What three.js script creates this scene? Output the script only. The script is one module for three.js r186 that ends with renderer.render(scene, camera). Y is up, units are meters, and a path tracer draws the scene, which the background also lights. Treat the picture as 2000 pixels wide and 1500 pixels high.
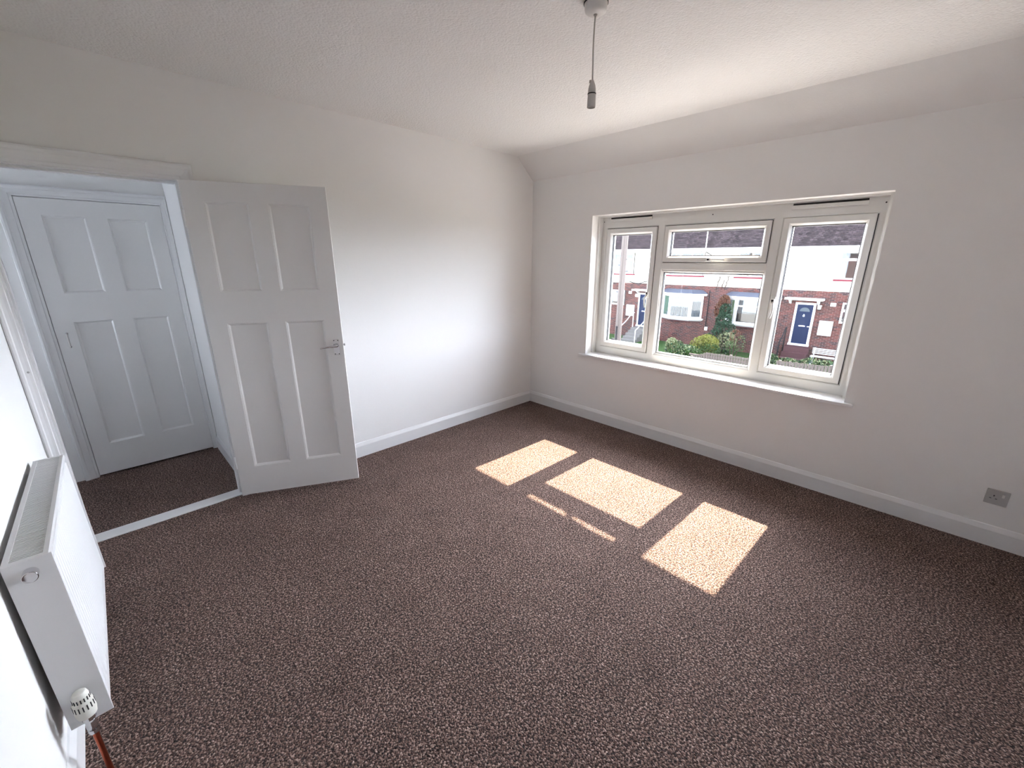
import * as THREE from 'three';
import { RoundedBoxGeometry } from 'three/addons/geometries/RoundedBoxGeometry.js';
import { mergeGeometries } from 'three/addons/utils/BufferGeometryUtils.js';

// ------------------------------------------------------------------ camera, sky, sun, exposure
// Axes: x along the window wall (0 = wall with the doorway), z from the window wall (0) into the room, y up from the carpet.
const scene = new THREE.Scene();
const camera = new THREE.PerspectiveCamera(2 * Math.atan(750 / 811.404) * 180 / Math.PI, 4 / 3, 0.05, 400);
camera.position.set(3.1167, 1.5685, 3.3865);
camera.rotation.order = 'YXZ';
camera.rotation.set(-0.2901, 0.7893, 0.0021);

const renderer = new THREE.WebGLRenderer({ antialias: true });
renderer.toneMapping = THREE.LinearToneMapping;
renderer.toneMappingExposure = 1.36;
renderer.shadowMap.enabled = true;

const sunDir = new THREE.Vector3(0.03, 0.974, -1).normalize();   // towards the sun
// hazy clear sky after the CIE general sky (type 15, white-blue turbid sky with a broad solar corona), as an equirectangular map of air only
const SKY = 12.5;
{
  const W = 512, Hh = 256, data = new Float32Array(W * Hh * 4), d = new THREE.Vector3();
  for (let y = 0; y < Hh; y++) for (let x = 0; x < W; x++) {
    const el = ((y + 0.5) / Hh - 0.5) * Math.PI, az = ((x + 0.5) / W - 0.5) * 2 * Math.PI;
    d.set(Math.cos(az) * Math.cos(el), Math.sin(el), Math.sin(az) * Math.cos(el));
    const chi = Math.acos(THREE.MathUtils.clamp(d.dot(sunDir), -1, 1)), cz = Math.max(0.02, d.y);
    const grad = 1 - Math.exp(-0.15 / cz), glow = 1 + 24 * (Math.exp(-2.8 * chi) - Math.exp(-1.4 * Math.PI)) + 0.15 * Math.cos(chi) ** 2;
    const L = SKY * grad * glow, haze = Math.min(1, 0.35 * Math.exp(-cz * 4) + 0.9 * Math.exp(-1.6 * chi)), i = (y * W + x) * 4;
    data[i] = L * (0.79 + 0.17 * haze); data[i + 1] = L * (0.91 + 0.08 * haze); data[i + 2] = L * (1.14 - 0.12 * haze); data[i + 3] = 1;
  }
  const t = new THREE.DataTexture(data, W, Hh, THREE.RGBAFormat, THREE.FloatType); t.mapping = THREE.EquirectangularReflectionMapping; t.magFilter = THREE.LinearFilter; t.needsUpdate = true;
  scene.background = t; scene.environment = t;
}

const sun = new THREE.DirectionalLight(0xffedd2, 34);
sun.position.copy(sunDir).multiplyScalar(60);
sun.target.position.set(1.8, 0, 0);
sun.position.add(sun.target.position);
sun.castShadow = true;
sun.shadow.mapSize.set(4096, 4096);
Object.assign(sun.shadow.camera, { left: -30, right: 30, top: 30, bottom: -30, near: 1, far: 140 });
scene.add(sun, sun.target);

// ------------------------------------------------------------------ helpers
function rng(seed) { let s = seed | 0; return () => { s = (s + 0x6d2b79f5) | 0; let t = Math.imul(s ^ (s >>> 15), 1 | s); t = (t + Math.imul(t ^ (t >>> 7), 61 | t)) ^ t; return ((t ^ (t >>> 14)) >>> 0) / 4294967296; }; }
const V = (x, y, z) => new THREE.Vector3(x, y, z);
const used = {};
function numbered(n) { const k = used[n] = (used[n] ?? -1) + 1; return k ? n + '_' + String(k).padStart(3, '0') : n; }
function put(name, geo, mat, parent) {
  const m = new THREE.Mesh(geo, mat); m.name = parent ? name : numbered(name); m.castShadow = m.receiveShadow = true;
  (parent ?? scene).add(m); return m;
}
function group(name, parent) { const g = new THREE.Group(); g.name = parent ? name : numbered(name); (parent ?? scene).add(g); return g; }
function tag(o, label, category, grp) { o.userData.label = label; o.userData.category = category; if (grp) o.userData.group = grp; return o; }
function structure(o, label, category) { o.userData.kind = 'structure'; o.userData.label = label; o.userData.category = category; return o; }

// flat normals and uv in metres
function finish(geo) {
  const g = geo.index ? geo.toNonIndexed() : geo;
  g.deleteAttribute('normal'); g.computeVertexNormals();
  const p = g.attributes.position, n = g.attributes.normal, uv = new Float32Array(p.count * 2);
  for (let i = 0; i < p.count; i++) {
    const ax = Math.abs(n.getX(i)), ay = Math.abs(n.getY(i)), az = Math.abs(n.getZ(i));
    if (ay >= ax && ay >= az) { uv[2 * i] = p.getX(i); uv[2 * i + 1] = p.getZ(i); }
    else if (ax >= az) { uv[2 * i] = p.getZ(i); uv[2 * i + 1] = p.getY(i); }
    else { uv[2 * i] = p.getX(i); uv[2 * i + 1] = p.getY(i); }
  }
  g.setAttribute('uv', new THREE.BufferAttribute(uv, 2));
  return g;
}
function box(x0, x1, y0, y1, z0, z1) {
  const g = new THREE.BoxGeometry(x1 - x0, y1 - y0, z1 - z0); g.translate((x0 + x1) / 2, (y0 + y1) / 2, (z0 + z1) / 2); return finish(g);
}
function rbox(x0, x1, y0, y1, z0, z1, r = 0.003, s = 2) {
  const g = new RoundedBoxGeometry(x1 - x0, y1 - y0, z1 - z0, s, r); g.translate((x0 + x1) / 2, (y0 + y1) / 2, (z0 + z1) / 2);
  const h = g.index ? g.toNonIndexed() : g; return h;
}
function merge(list) { return mergeGeometries(list.map((g) => { const h = g.index ? g.toNonIndexed() : g; for (const k of Object.keys(h.attributes)) if (!['position', 'normal', 'uv'].includes(k)) h.deleteAttribute(k); return h; }), false); }
// rings of equal length joined by quads; open ends get caps
function loft(rings, closed = false) {
  const pos = [], n = rings[0].length, tri = (a, b, c) => pos.push(a.x, a.y, a.z, b.x, b.y, b.z, c.x, c.y, c.z);
  const last = closed ? rings.length : rings.length - 1;
  for (let i = 0; i < last; i++) {
    const A = rings[i], B = rings[(i + 1) % rings.length];
    for (let j = 0; j < n; j++) { const k = (j + 1) % n; tri(A[j], A[k], B[k]); tri(A[j], B[k], B[j]); }
  }
  if (!closed) for (const [R, flip] of [[rings[0], true], [rings[rings.length - 1], false]]) {
    const c = R.reduce((s, v) => s.add(v), V(0, 0, 0)).divideScalar(n), nrm = V(0, 0, 0);
    for (let j = 0; j < n; j++) nrm.add(R[j].clone().sub(c).cross(R[(j + 1) % n].clone().sub(c)));
    nrm.normalize();
    const u = Math.abs(nrm.y) < 0.9 ? V(0, 1, 0).cross(nrm).normalize() : V(1, 0, 0).cross(nrm).normalize(), w = nrm.clone().cross(u);
    const flat = R.map((v) => new THREE.Vector2(v.clone().sub(c).dot(u), v.clone().sub(c).dot(w)));
    for (const [a, b, d] of THREE.ShapeUtils.triangulateShape(flat, [])) flip ? tri(R[a], R[d], R[b]) : tri(R[a], R[b], R[d]);
  }
  let vol = 0;
  for (let i = 0; i < pos.length; i += 9) vol += pos[i] * (pos[i + 4] * pos[i + 8] - pos[i + 5] * pos[i + 7]) - pos[i + 1] * (pos[i + 3] * pos[i + 8] - pos[i + 5] * pos[i + 6]) + pos[i + 2] * (pos[i + 3] * pos[i + 7] - pos[i + 4] * pos[i + 6]);
  if (vol < 0) for (let i = 0; i < pos.length; i += 9) for (let k = 0; k < 3; k++) { const t = pos[i + 3 + k]; pos[i + 3 + k] = pos[i + 6 + k]; pos[i + 6 + k] = t; }
  const g = new THREE.BufferGeometry(); g.setAttribute('position', new THREE.Float32BufferAttribute(pos, 3));
  return finish(g);
}
// mitred frame in the plane z = const: profile points [a inward from the outer edge, z]
const frameLoop = (x0, x1, y0, y1, prof) => loft([[x0, y0, 1, 1], [x1, y0, -1, 1], [x1, y1, -1, -1], [x0, y1, 1, -1]].map(([x, y, sx, sy]) => prof.map(([a, z]) => V(x + sx * a, y + sy * a, z))), true);
const rect = (w, z0, z1) => [[0, z0], [w, z0], [w, z1], [0, z1]];
function tube(pts, r, seg = 24, rad = 10) { return new THREE.TubeGeometry(new THREE.CatmullRomCurve3(pts, false, 'centripetal'), seg, r, rad, false).toNonIndexed(); }
function rod(a, b, r, rad = 12) {
  const d = b.clone().sub(a), g = new THREE.CylinderGeometry(r, r, d.length(), rad);
  g.applyQuaternion(new THREE.Quaternion().setFromUnitVectors(V(0, 1, 0), d.normalize())); const m = a.clone().add(b).multiplyScalar(0.5); g.translate(m.x, m.y, m.z); return g.toNonIndexed();
}
const lathe = (pts, seg = 32) => new THREE.LatheGeometry(pts.map(([r, y]) => new THREE.Vector2(r, y)), seg).toNonIndexed();

// ------------------------------------------------------------------ textures
function noiseGrid(seed, n) { const r = rng(seed), a = new Float32Array(n * n); for (let i = 0; i < a.length; i++) a[i] = r(); return (x, y) => { x = ((x % n) + n) % n; y = ((y % n) + n) % n; const x0 = x | 0, y0 = y | 0, x1 = (x0 + 1) % n, y1 = (y0 + 1) % n, f = x - x0, g = y - y0, u = f * f * (3 - 2 * f), v = g * g * (3 - 2 * g); return (a[y0 * n + x0] * (1 - u) + a[y0 * n + x1] * u) * (1 - v) + (a[y1 * n + x0] * (1 - u) + a[y1 * n + x1] * u) * v; }; }
function texture(w, h, f, metresX, metresY, color) {
  const d = new Uint8Array(w * h * 4);
  for (let y = 0, i = 0; y < h; y++) for (let x = 0; x < w; x++, i += 4) { const c = f(x, y); d[i] = c[0]; d[i + 1] = c[1]; d[i + 2] = c[2]; d[i + 3] = 255; }
  const t = new THREE.DataTexture(d, w, h); t.wrapS = t.wrapT = THREE.RepeatWrapping; t.magFilter = THREE.LinearFilter; t.minFilter = THREE.LinearMipmapLinearFilter; t.generateMipmaps = true;
  t.repeat.set(1 / metresX, 1 / metresY); if (color) t.colorSpace = THREE.SRGBColorSpace; t.needsUpdate = true; return t;
}
const grey = (v) => { v = Math.max(0, Math.min(255, v * 255)); return [v, v, v]; };
const clamp8 = (v) => Math.max(0, Math.min(255, v));

// carpet: twist-pile tufts, each yarn dyed one of a few browns
function carpetTextures() {
  const N = 2048, C = 390, r = rng(11), px = new Float32Array(C * C), py = new Float32Array(C * C), tone = new Float32Array(C * C), hgt = new Float32Array(C * C), ang = new Float32Array(C * C);
  for (let i = 0; i < C * C; i++) { px[i] = r(); py[i] = r(); hgt[i] = 0.55 + 0.45 * r(); ang[i] = r() * Math.PI; }
  for (let y = 0; y < C; y += 2) for (let x = 0; x < C; x += 2) { const q = [0, 1, 2, 3]; for (let k = 3; k > 0; k--) { const j = Math.floor(r() * (k + 1)); [q[k], q[j]] = [q[j], q[k]]; } [0, 1, C, C + 1].forEach((o, k) => { tone[y * C + x + o] = (q[k] + r()) / 4; }); }   // yarns of every shade evenly mixed
  const coarse = noiseGrid(5, 16), fine = noiseGrid(6, 512), S = C / N;
  const col = new Uint8Array(N * N * 4), bmp = new Uint8Array(N * N * 4);
  const pal = [[25, 16, 14], [58, 41, 36], [95, 72, 64], [141, 115, 105], [194, 171, 160]];
  for (let y = 0, i = 0; y < N; y++) for (let x = 0; x < N; x++, i += 4) {
    const gx = x * S, gy = y * S, cx = Math.floor(gx), cy = Math.floor(gy);
    let best = 9, id = 0;
    for (let dy = -1; dy <= 1; dy++) for (let dx = -1; dx <= 1; dx++) {
      const k = ((cy + dy + C) % C) * C + (cx + dx + C) % C, ex = cx + dx + px[k] - gx, ey = cy + dy + py[k] - gy, ca = Math.cos(ang[k]), sa = Math.sin(ang[k]);
      const u = ex * ca + ey * sa, v = -ex * sa + ey * ca, d = u * u * 0.65 + v * v * 1.45;
      if (d < best) { best = d; id = k; }
    }
    const f = fine(x / 4, y / 4), c = coarse(x / 128, y / 128);
    const t = Math.max(0, Math.min(3.999, (tone[id] * 0.82 + 0.18 * f) * 4.2 - 0.25 + (c - 0.5) * 0.22)), a = pal[t | 0], b = pal[(t | 0) + 1], q = t - (t | 0);
    for (let k = 0; k < 3; k++) col[i + k] = clamp8(a[k] + (b[k] - a[k]) * q + (f - 0.5) * 16);
    const h = clamp8(255 * hgt[id] * Math.max(0, 1 - best * 1.1) * (0.8 + 0.2 * f)); bmp[i] = bmp[i + 1] = bmp[i + 2] = h; col[i + 3] = bmp[i + 3] = 255;
  }
  const mk = (d, c) => { const t = new THREE.DataTexture(d, N, N); t.wrapS = t.wrapT = THREE.RepeatWrapping; t.magFilter = THREE.LinearFilter; t.minFilter = THREE.LinearMipmapLinearFilter; t.generateMipmaps = true; t.repeat.set(1 / 2.0, 1 / 2.0); if (c) t.colorSpace = THREE.SRGBColorSpace; t.needsUpdate = true; return t; };
  return [mk(col, true), mk(bmp, false)];
}
const [carpetColor, carpetBump] = carpetTextures();

// stippled plaster of the ceiling: dabs and pits about a centimetre across
const stipple = (() => {
  const N = 1024, C = 110, r = rng(21), px = new Float32Array(C * C), py = new Float32Array(C * C), s = new Float32Array(C * C);
  for (let i = 0; i < C * C; i++) { px[i] = r(); py[i] = r(); s[i] = r(); }
  const n1 = noiseGrid(22, 64), n2 = noiseGrid(23, 256);
  return texture(N, N, (x, y) => {
    const gx = x * C / N, gy = y * C / N, cx = Math.floor(gx), cy = Math.floor(gy); let h = 0;
    for (let dy = -1; dy <= 1; dy++) for (let dx = -1; dx <= 1; dx++) { const k = ((cy + dy + C) % C) * C + (cx + dx + C) % C, ex = cx + dx + px[k] - gx, ey = cy + dy + py[k] - gy, d = ex * ex + ey * ey; h += (s[k] < 0.45 ? -1 : 0.6) * Math.exp(-d * 7); }
    return grey(0.55 + h * 0.32 + 0.18 * (n1(x / 16, y / 16) - 0.5) + 0.14 * (n2(x / 4, y / 4) - 0.5));
  }, 1.1, 1.1);
})();
const plaster = (() => { const a = noiseGrid(31, 8), b = noiseGrid(32, 64), c = noiseGrid(33, 256); return texture(512, 512, (x, y) => grey(0.35 * a(x / 64, y / 64) + 0.25 * b(x / 8, y / 8) + 0.4 * c(x / 2, y / 2)), 0.9, 0.9); })();
const brickTex = (() => {
  const N = 1024, rows = 16, colsN = 8, r = rng(41), tone = Array.from({ length: rows * colsN * 2 }, () => r()), g = noiseGrid(42, 256), big = noiseGrid(43, 8);
  return texture(N, N, (x, y) => {
    const row = Math.floor(y / (N / rows)), fy = y / (N / rows) - row, sx = x / (N / colsN) + (row % 2 ? 0.5 : 0), c = Math.floor(sx) % colsN, fx = sx - Math.floor(sx);
    const q = g(x / 4, y / 4), t = tone[row * colsN + c], m = big(x / 128, y / 128);
    if (fy < 0.14 || fx < 0.05) return [clamp8(122 + 20 * q), clamp8(112 + 20 * q), clamp8(110 + 20 * q)];
    const k = 0.62 + 0.5 * t + 0.14 * (q - 0.5) + 0.2 * (m - 0.5);
    return t > 0.86 ? [clamp8(50 * k), clamp8(38 * k), clamp8(40 * k)] : [clamp8(98 * k), clamp8(56 * k), clamp8(50 * k)];
  }, 1.8, 1.2, true);
})();
const tileTex = (() => { const r = rng(51), tone = Array.from({ length: 64 * 64 }, () => r()), g = noiseGrid(52, 256); return texture(1024, 1024, (x, y) => { const row = Math.floor(y / 16), sx = x / 16 + (row % 2 ? 0.5 : 0), fx = sx - Math.floor(sx), t = tone[(row % 64) * 64 + (Math.floor(sx) % 64)], q = g(x / 4, y / 4), k = (fx < 0.1 ? 0.55 : 1) * (0.7 + 0.5 * t + 0.3 * (q - 0.5)); return [clamp8(60 * k), clamp8(52 * k), clamp8(54 * k)]; }, 10.5, 6.4, true); })();
const roughcast = (() => { const a = noiseGrid(61, 128), b = noiseGrid(62, 32); return texture(512, 512, (x, y) => grey(0.7 * a(x / 4, y / 4) + 0.3 * b(x / 16, y / 16)), 2, 2); })();
const speck = (() => { const a = noiseGrid(71, 256), b = noiseGrid(72, 32); return (c1, c2, m) => texture(512, 512, (x, y) => { const t = 0.6 * a(x / 2, y / 2) + 0.4 * b(x / 16, y / 16); return [0, 1, 2].map((k) => clamp8(c1[k] + (c2[k] - c1[k]) * t)); }, m, m, true); })();
const woodTex = (() => { const a = noiseGrid(81, 256), b = noiseGrid(82, 64); return texture(256, 512, (x, y) => { const t = 0.6 * a(x / 1.5, y / 40) + 0.4 * b(x / 12, y / 60); return [0, 1, 2].map((k) => clamp8([58, 54, 52][k] + [74, 70, 67][k] * t)); }, 0.35, 0.9, true); })();

// ------------------------------------------------------------------ materials
const lin = (r, g, b) => new THREE.Color().setRGB(r, g, b);
const std = (color, roughness = 0.6, extra = {}) => new THREE.MeshStandardMaterial({ color, roughness, ...extra });
const matt = (color, roughness = 0.9, extra = {}) => new THREE.MeshPhysicalMaterial({ color, roughness, specularIntensity: 0.15, ...extra });   // weathered outdoor surfaces
const M = {
  wall: std(lin(0.912, 0.905, 0.892), 0.75, { bumpMap: plaster, bumpScale: 0.0003 }),
  ceiling: std(lin(0.912, 0.908, 0.898), 0.8, { bumpMap: stipple, bumpScale: 0.0028 }),
  slope: std(lin(0.912, 0.908, 0.898), 0.8, { bumpMap: plaster, bumpScale: 0.0008 }),
  carpet: std(0xffffff, 0.95, { map: carpetColor, bumpMap: carpetBump, bumpScale: 0.006 }),
  gloss: new THREE.MeshPhysicalMaterial({ color: lin(0.85, 0.85, 0.85), roughness: 0.34 }),
  door: new THREE.MeshPhysicalMaterial({ color: lin(0.84, 0.835, 0.825), roughness: 0.38 }),
  upvc: new THREE.MeshPhysicalMaterial({ color: lin(0.82, 0.82, 0.80), roughness: 0.28 }),
  gasket: std(lin(0.02, 0.02, 0.02), 0.7),
  spacer: std(lin(0.35, 0.35, 0.37), 0.4, { metalness: 0.6 }),
  glass: new THREE.MeshPhysicalMaterial({ color: 0xffffff, roughness: 0, transmission: 1, thickness: 0, ior: 1.5 }),
  chrome: std(lin(0.72, 0.72, 0.74), 0.12, { metalness: 1 }),
  steel: std(lin(0.5, 0.5, 0.5), 0.35, { metalness: 1 }),
  dark: std(lin(0.01, 0.01, 0.01), 0.6),
  enamel: new THREE.MeshPhysicalMaterial({ color: lin(0.83, 0.83, 0.83), roughness: 0.3 }),
  valve: std(lin(0.78, 0.77, 0.70), 0.45),
  copper: std(lin(0.36, 0.09, 0.05), 0.32, { metalness: 1 }),
  plastic: std(lin(0.76, 0.74, 0.71), 0.35),
  cord: std(lin(0.55, 0.53, 0.5), 0.5),
  holder: std(lin(0.62, 0.59, 0.56), 0.5),
  socket: std(lin(0.46, 0.45, 0.44), 0.4),
  brick: matt(0xffffff, 0.9, { map: brickTex }),
  render: matt(lin(0.62, 0.59, 0.51), 0.95, { bumpMap: roughcast, bumpScale: 0.02 }),
  tiles: matt(0xffffff, 0.85, { map: tileTex }),
  white: matt(lin(0.66, 0.66, 0.66), 0.5),
  red: matt(lin(0.17, 0.03, 0.045), 0.6),
  lead: matt(lin(0.09, 0.10, 0.13), 0.55),
  blueDoor: matt(lin(0.008, 0.018, 0.055), 0.35),
  pane: new THREE.MeshPhysicalMaterial({ color: lin(0.9, 0.94, 0.96), roughness: 0.02, transmission: 1, thickness: 0, ior: 1.5 }),
  curtain: matt(lin(0.10, 0.12, 0.135), 0.95),
  inner: matt(lin(0.62, 0.60, 0.56), 0.95),
  fence: matt(0xffffff, 0.9, { map: woodTex }),
  pole: matt(0xffffff, 0.9, { map: woodTex }),
  grass: matt(0xffffff, 1, { map: speck([34, 58, 28], [72, 96, 50], 1.5) }),
  asphalt: matt(0xffffff, 0.95, { map: speck([84, 84, 86], [112, 111, 110], 1) }),
  paving: matt(0xffffff, 0.95, { map: speck([112, 108, 104], [140, 136, 131], 1) }),
  slabs: std(0xffffff, 0.9, { map: speck([150, 148, 145], [178, 175, 171], 1) }),
  concrete: matt(0xffffff, 0.95, { map: speck([96, 94, 92], [134, 131, 127], 0.8) }),
  step: matt(lin(0.08, 0.038, 0.042), 0.85),
  iron: matt(lin(0.02, 0.02, 0.022), 0.5),
  leafDark: matt(lin(0.022, 0.05, 0.028), 0.7), leafYellow: matt(lin(0.16, 0.17, 0.035), 0.7), leafPale: matt(lin(0.20, 0.22, 0.12), 0.7), leafMid: matt(lin(0.05, 0.09, 0.03), 0.7), leafRust: matt(lin(0.11, 0.05, 0.03), 0.8), twig: matt(lin(0.06, 0.04, 0.03), 0.9),
};

// ------------------------------------------------------------------ room shell
const H = 2.5231, H1 = 2.3266, SL = 0.2305, ZR = 3.722, XR = 3.96;   // ceiling, top of window wall, depth of the slope, radiator wall, right wall
const WX0 = 0.744, WX1 = 2.818, WY0 = 0.6726, WY1 = 1.957;            // window opening
const DZ0 = 2.918, DZ1 = 3.672, DY = 1.988;                           // doorway clear opening

structure(put('floor', box(0, XR + 0.1, -0.2, 0, -0.02, ZR + 0.1), M.carpet), 'brown speckled twist-pile carpet covering the bedroom floor', 'carpet');
structure(put('floor_hall', box(-1.3, 0, -0.2, 0, 2.8, 5.5), M.carpet), 'brown speckled carpet of the hall beyond the doorway', 'carpet');
structure(put('ceiling', box(-1.3, XR + 0.1, H, H + 0.12, SL, 5.5), M.ceiling), 'white stippled plaster ceiling', 'ceiling');
structure(put('ceiling_slope', loft([-0.11, XR + 0.1].map((x) => [V(x, H, SL), V(x, H1, 0), V(x, H1, -0.28), V(x, H + 0.12, -0.28), V(x, H + 0.12, SL)])), M.slope), 'smooth white sloping strip of ceiling above the window wall', 'ceiling');
structure(put('wall_left', merge([box(-0.11, 0, 0, H, 0, DZ0 - 0.02), box(-0.11, 0, DY + 0.02, H, DZ0 - 0.02, DZ1 + 0.02), box(-0.11, 0, 0, H, DZ1 + 0.02, ZR)]), M.wall), 'cream white painted wall with the doorway and open door', 'wall');
structure(put('wall_window', merge([box(-0.11, WX0, -3.4, H1, -0.28, 0), box(WX1, XR + 0.1, -3.4, H1, -0.28, 0), box(WX0, WX1, WY1, H1, -0.28, 0), box(WX0, WX1, -3.4, WY0 - 0.02, -0.28, 0)]), M.wall), 'painted wall around the window', 'wall');
structure(put('wall_radiator', box(0, XR + 0.1, 0, H, ZR, ZR + 0.1), M.wall), 'white painted wall behind the radiator', 'wall');
structure(put('wall_right', box(XR, XR + 0.1, 0, H, 0, ZR), M.wall), 'white painted wall opposite the doorway', 'wall');
// hall: cupboard wall with a shallow recess for its door, end wall, far wall with landing window, outer side wall
const CX = -1.0405, CZ0 = 2.9, CZ1 = 3.621, CYT = 1.948;
structure(put('wall_hall', merge([box(-1.3, CX - 0.01, 0, H, 2.8, CZ0), box(-1.3, CX - 0.01, 0, H, CZ1, 5.5), box(-1.3, CX - 0.01, CYT, H, CZ0, CZ1), box(-1.3, CX - 0.15, 0, CYT, CZ0, CZ1)]), M.wall), 'grey white hall wall around the closed cupboard door', 'wall');
structure(put('wall_hall_end', box(CX - 0.01, -0.11, 0, H, 2.75, 2.862), M.wall), 'narrow hall end wall beside the hinge side of the doorway', 'wall');
structure(put('wall_hall_side', box(-0.11, 0, 0, H, ZR, 5.5), M.wall), 'hall wall continuing past the radiator wall', 'wall');
structure(put('wall_hall_far', merge([box(-1.3, -0.95, 0, H, 5.4, 5.5), box(-0.25, 0, 0, H, 5.4, 5.5), box(-0.95, -0.25, 0, 0.7, 5.4, 5.5), box(-0.95, -0.25, 1.42, H, 5.4, 5.5)]), M.wall), 'hall wall with the landing window', 'wall');

// skirting boards
const skirtProfile = [[0, 0], [0.016, 0], [0.016, 0.094], [0.0135, 0.1005], [0.005, 0.1195], [0, 0.1232]];
const skirt = (name, rings, label) => structure(put(name, loft(rings), M.gloss), label, 'skirting board');
skirt('baseboard_left', [0, 2.846].map((z) => skirtProfile.map(([a, y]) => V(a, y, z))), 'white skirting board below the cream wall behind the open door');
skirt('baseboard_window', [0, XR].map((x) => skirtProfile.map(([a, y]) => V(x, y, a))), 'white skirting board below the window wall');
skirt('baseboard_radiator', [0.03, XR].map((x) => skirtProfile.map(([a, y]) => V(x, y, ZR - a))), 'white skirting board below the radiator');
skirt('baseboard_right', [0, ZR].map((z) => skirtProfile.map(([a, y]) => V(XR - a, y, z))), 'white skirting board opposite the doorway');
skirt('baseboard_hall', [-1.0, -0.11].map((x) => skirtProfile.map(([a, y]) => V(x, y, 2.862 + a))), 'short white skirting board on the hall end wall');

// architraves: moulded profile [a outward from the opening, projection]
const archProfile = [[0, 0], [0, 0.012], [0.012, 0.0125], [0.016, 0.016], [0.03, 0.017], [0.046, 0.0195], [0.052, 0.0235], [0.064, 0.025], [0.072, 0.023], [0.075, 0.018], [0.075, 0]];
function architrave(x, z0, z1, yt, left, right, top) {   // widths at the z1 side (left), z0 side (right) and head, as a share of the profile
  return loft([[z1, 0, left, 0], [z1, yt, left, top], [z0, yt, -right, top], [z0, 0, -right, 0]].map(([z, y, sz, sy]) => archProfile.map(([a, b]) => V(x + b, y + sy * a, z + sz * a))));
}
const trim1 = structure(group('trim_1'), 'white moulded door casing around the bedroom doorway', 'door casing');
put('architrave', architrave(0, DZ0 + 0.006, DZ1 - 0.006, DY + 0.006, 0.74, 1, 1.06), M.gloss, trim1);
put('lining', box(-0.112, 0.001, 0, DY + 0.02, DZ0 - 0.02, DZ0), M.gloss, trim1);
put('lining', box(-0.112, 0.001, 0, DY + 0.02, DZ1, DZ1 + 0.02), M.gloss, trim1);
put('lining', box(-0.112, 0.001, DY, DY + 0.02, DZ0, DZ1), M.gloss, trim1);
put('door_stop', rbox(-0.085, -0.042, 0, DY, DZ0, DZ0 + 0.012, 0.002), M.gloss, trim1);
put('door_stop', rbox(-0.085, -0.042, 0, DY, DZ1 - 0.012, DZ1, 0.002), M.gloss, trim1);
put('door_stop', rbox(-0.085, -0.042, DY - 0.012, DY, DZ0 + 0.012, DZ1 - 0.012, 0.002), M.gloss, trim1);
{ const g = lathe([[0, 0.002], [0.004, 0.002], [0.005, 0.0]], 16); g.rotateZ(-Math.PI / 2); g.translate(0.0175, 1.03, 3.688); put('screw', g, M.steel, trim1); }
const trim2 = structure(group('trim_2'), 'grey white moulded casing around the closed hall cupboard door', 'door casing');
put('architrave', architrave(CX - 0.01, CZ0 + 0.004, CZ1 - 0.002, CYT - 0.002, 1, 0.55, 0.86), M.gloss, trim2);
put('lining', merge([box(CX - 0.1, CX - 0.006, 0, CYT, CZ0, CZ0 + 0.004), box(CX - 0.1, CX - 0.006, 0, CYT, CZ1 - 0.004, CZ1), box(CX - 0.1, CX - 0.006, CYT - 0.004, CYT, CZ0, CZ1)]), M.gloss, trim2);
structure(put('trim_3', rbox(-0.106, -0.008, 0.0, 0.009, DZ0, DZ1, 0.003), M.gloss), 'white painted threshold strip between the two carpets', 'threshold');

// ------------------------------------------------------------------ panelled doors (local: u along the leaf, y up, thickness in w)
function panelDoor(parent, w, h, th, panels) {
  const s = new THREE.Shape([[0, 0], [w, 0], [w, h], [0, h]].map(([x, y]) => new THREE.Vector2(x, y)));
  for (const [a, b, c, d] of panels) s.holes.push(new THREE.Path([[a, c], [a, d], [b, d], [b, c]].map(([x, y]) => new THREE.Vector2(x, y))));
  const e = 0.002, g = new THREE.ExtrudeGeometry(s, { depth: th - 2 * e, bevelEnabled: true, bevelThickness: e, bevelSize: e, bevelOffset: -e, bevelSegments: 2 });
  g.translate(0, 0, e); put('leaf', finish(g), M.door, parent);
  for (const [a, b, c, d] of panels) {
    const R = (k, z) => [V(a + k, c + k, z), V(b - k, c + k, z), V(b - k, d - k, z), V(a + k, d - k, z)], m = 0.012;
    put('panel', loft([R(m, 0.012), R(m - 0.002, 0.0105), R(0.003, 0.004), R(-0.001, 0.004), R(-0.001, th - 0.004), R(0.003, th - 0.004), R(m - 0.002, th - 0.0105), R(m, th - 0.012)]), M.door, parent);
  }
}
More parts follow.
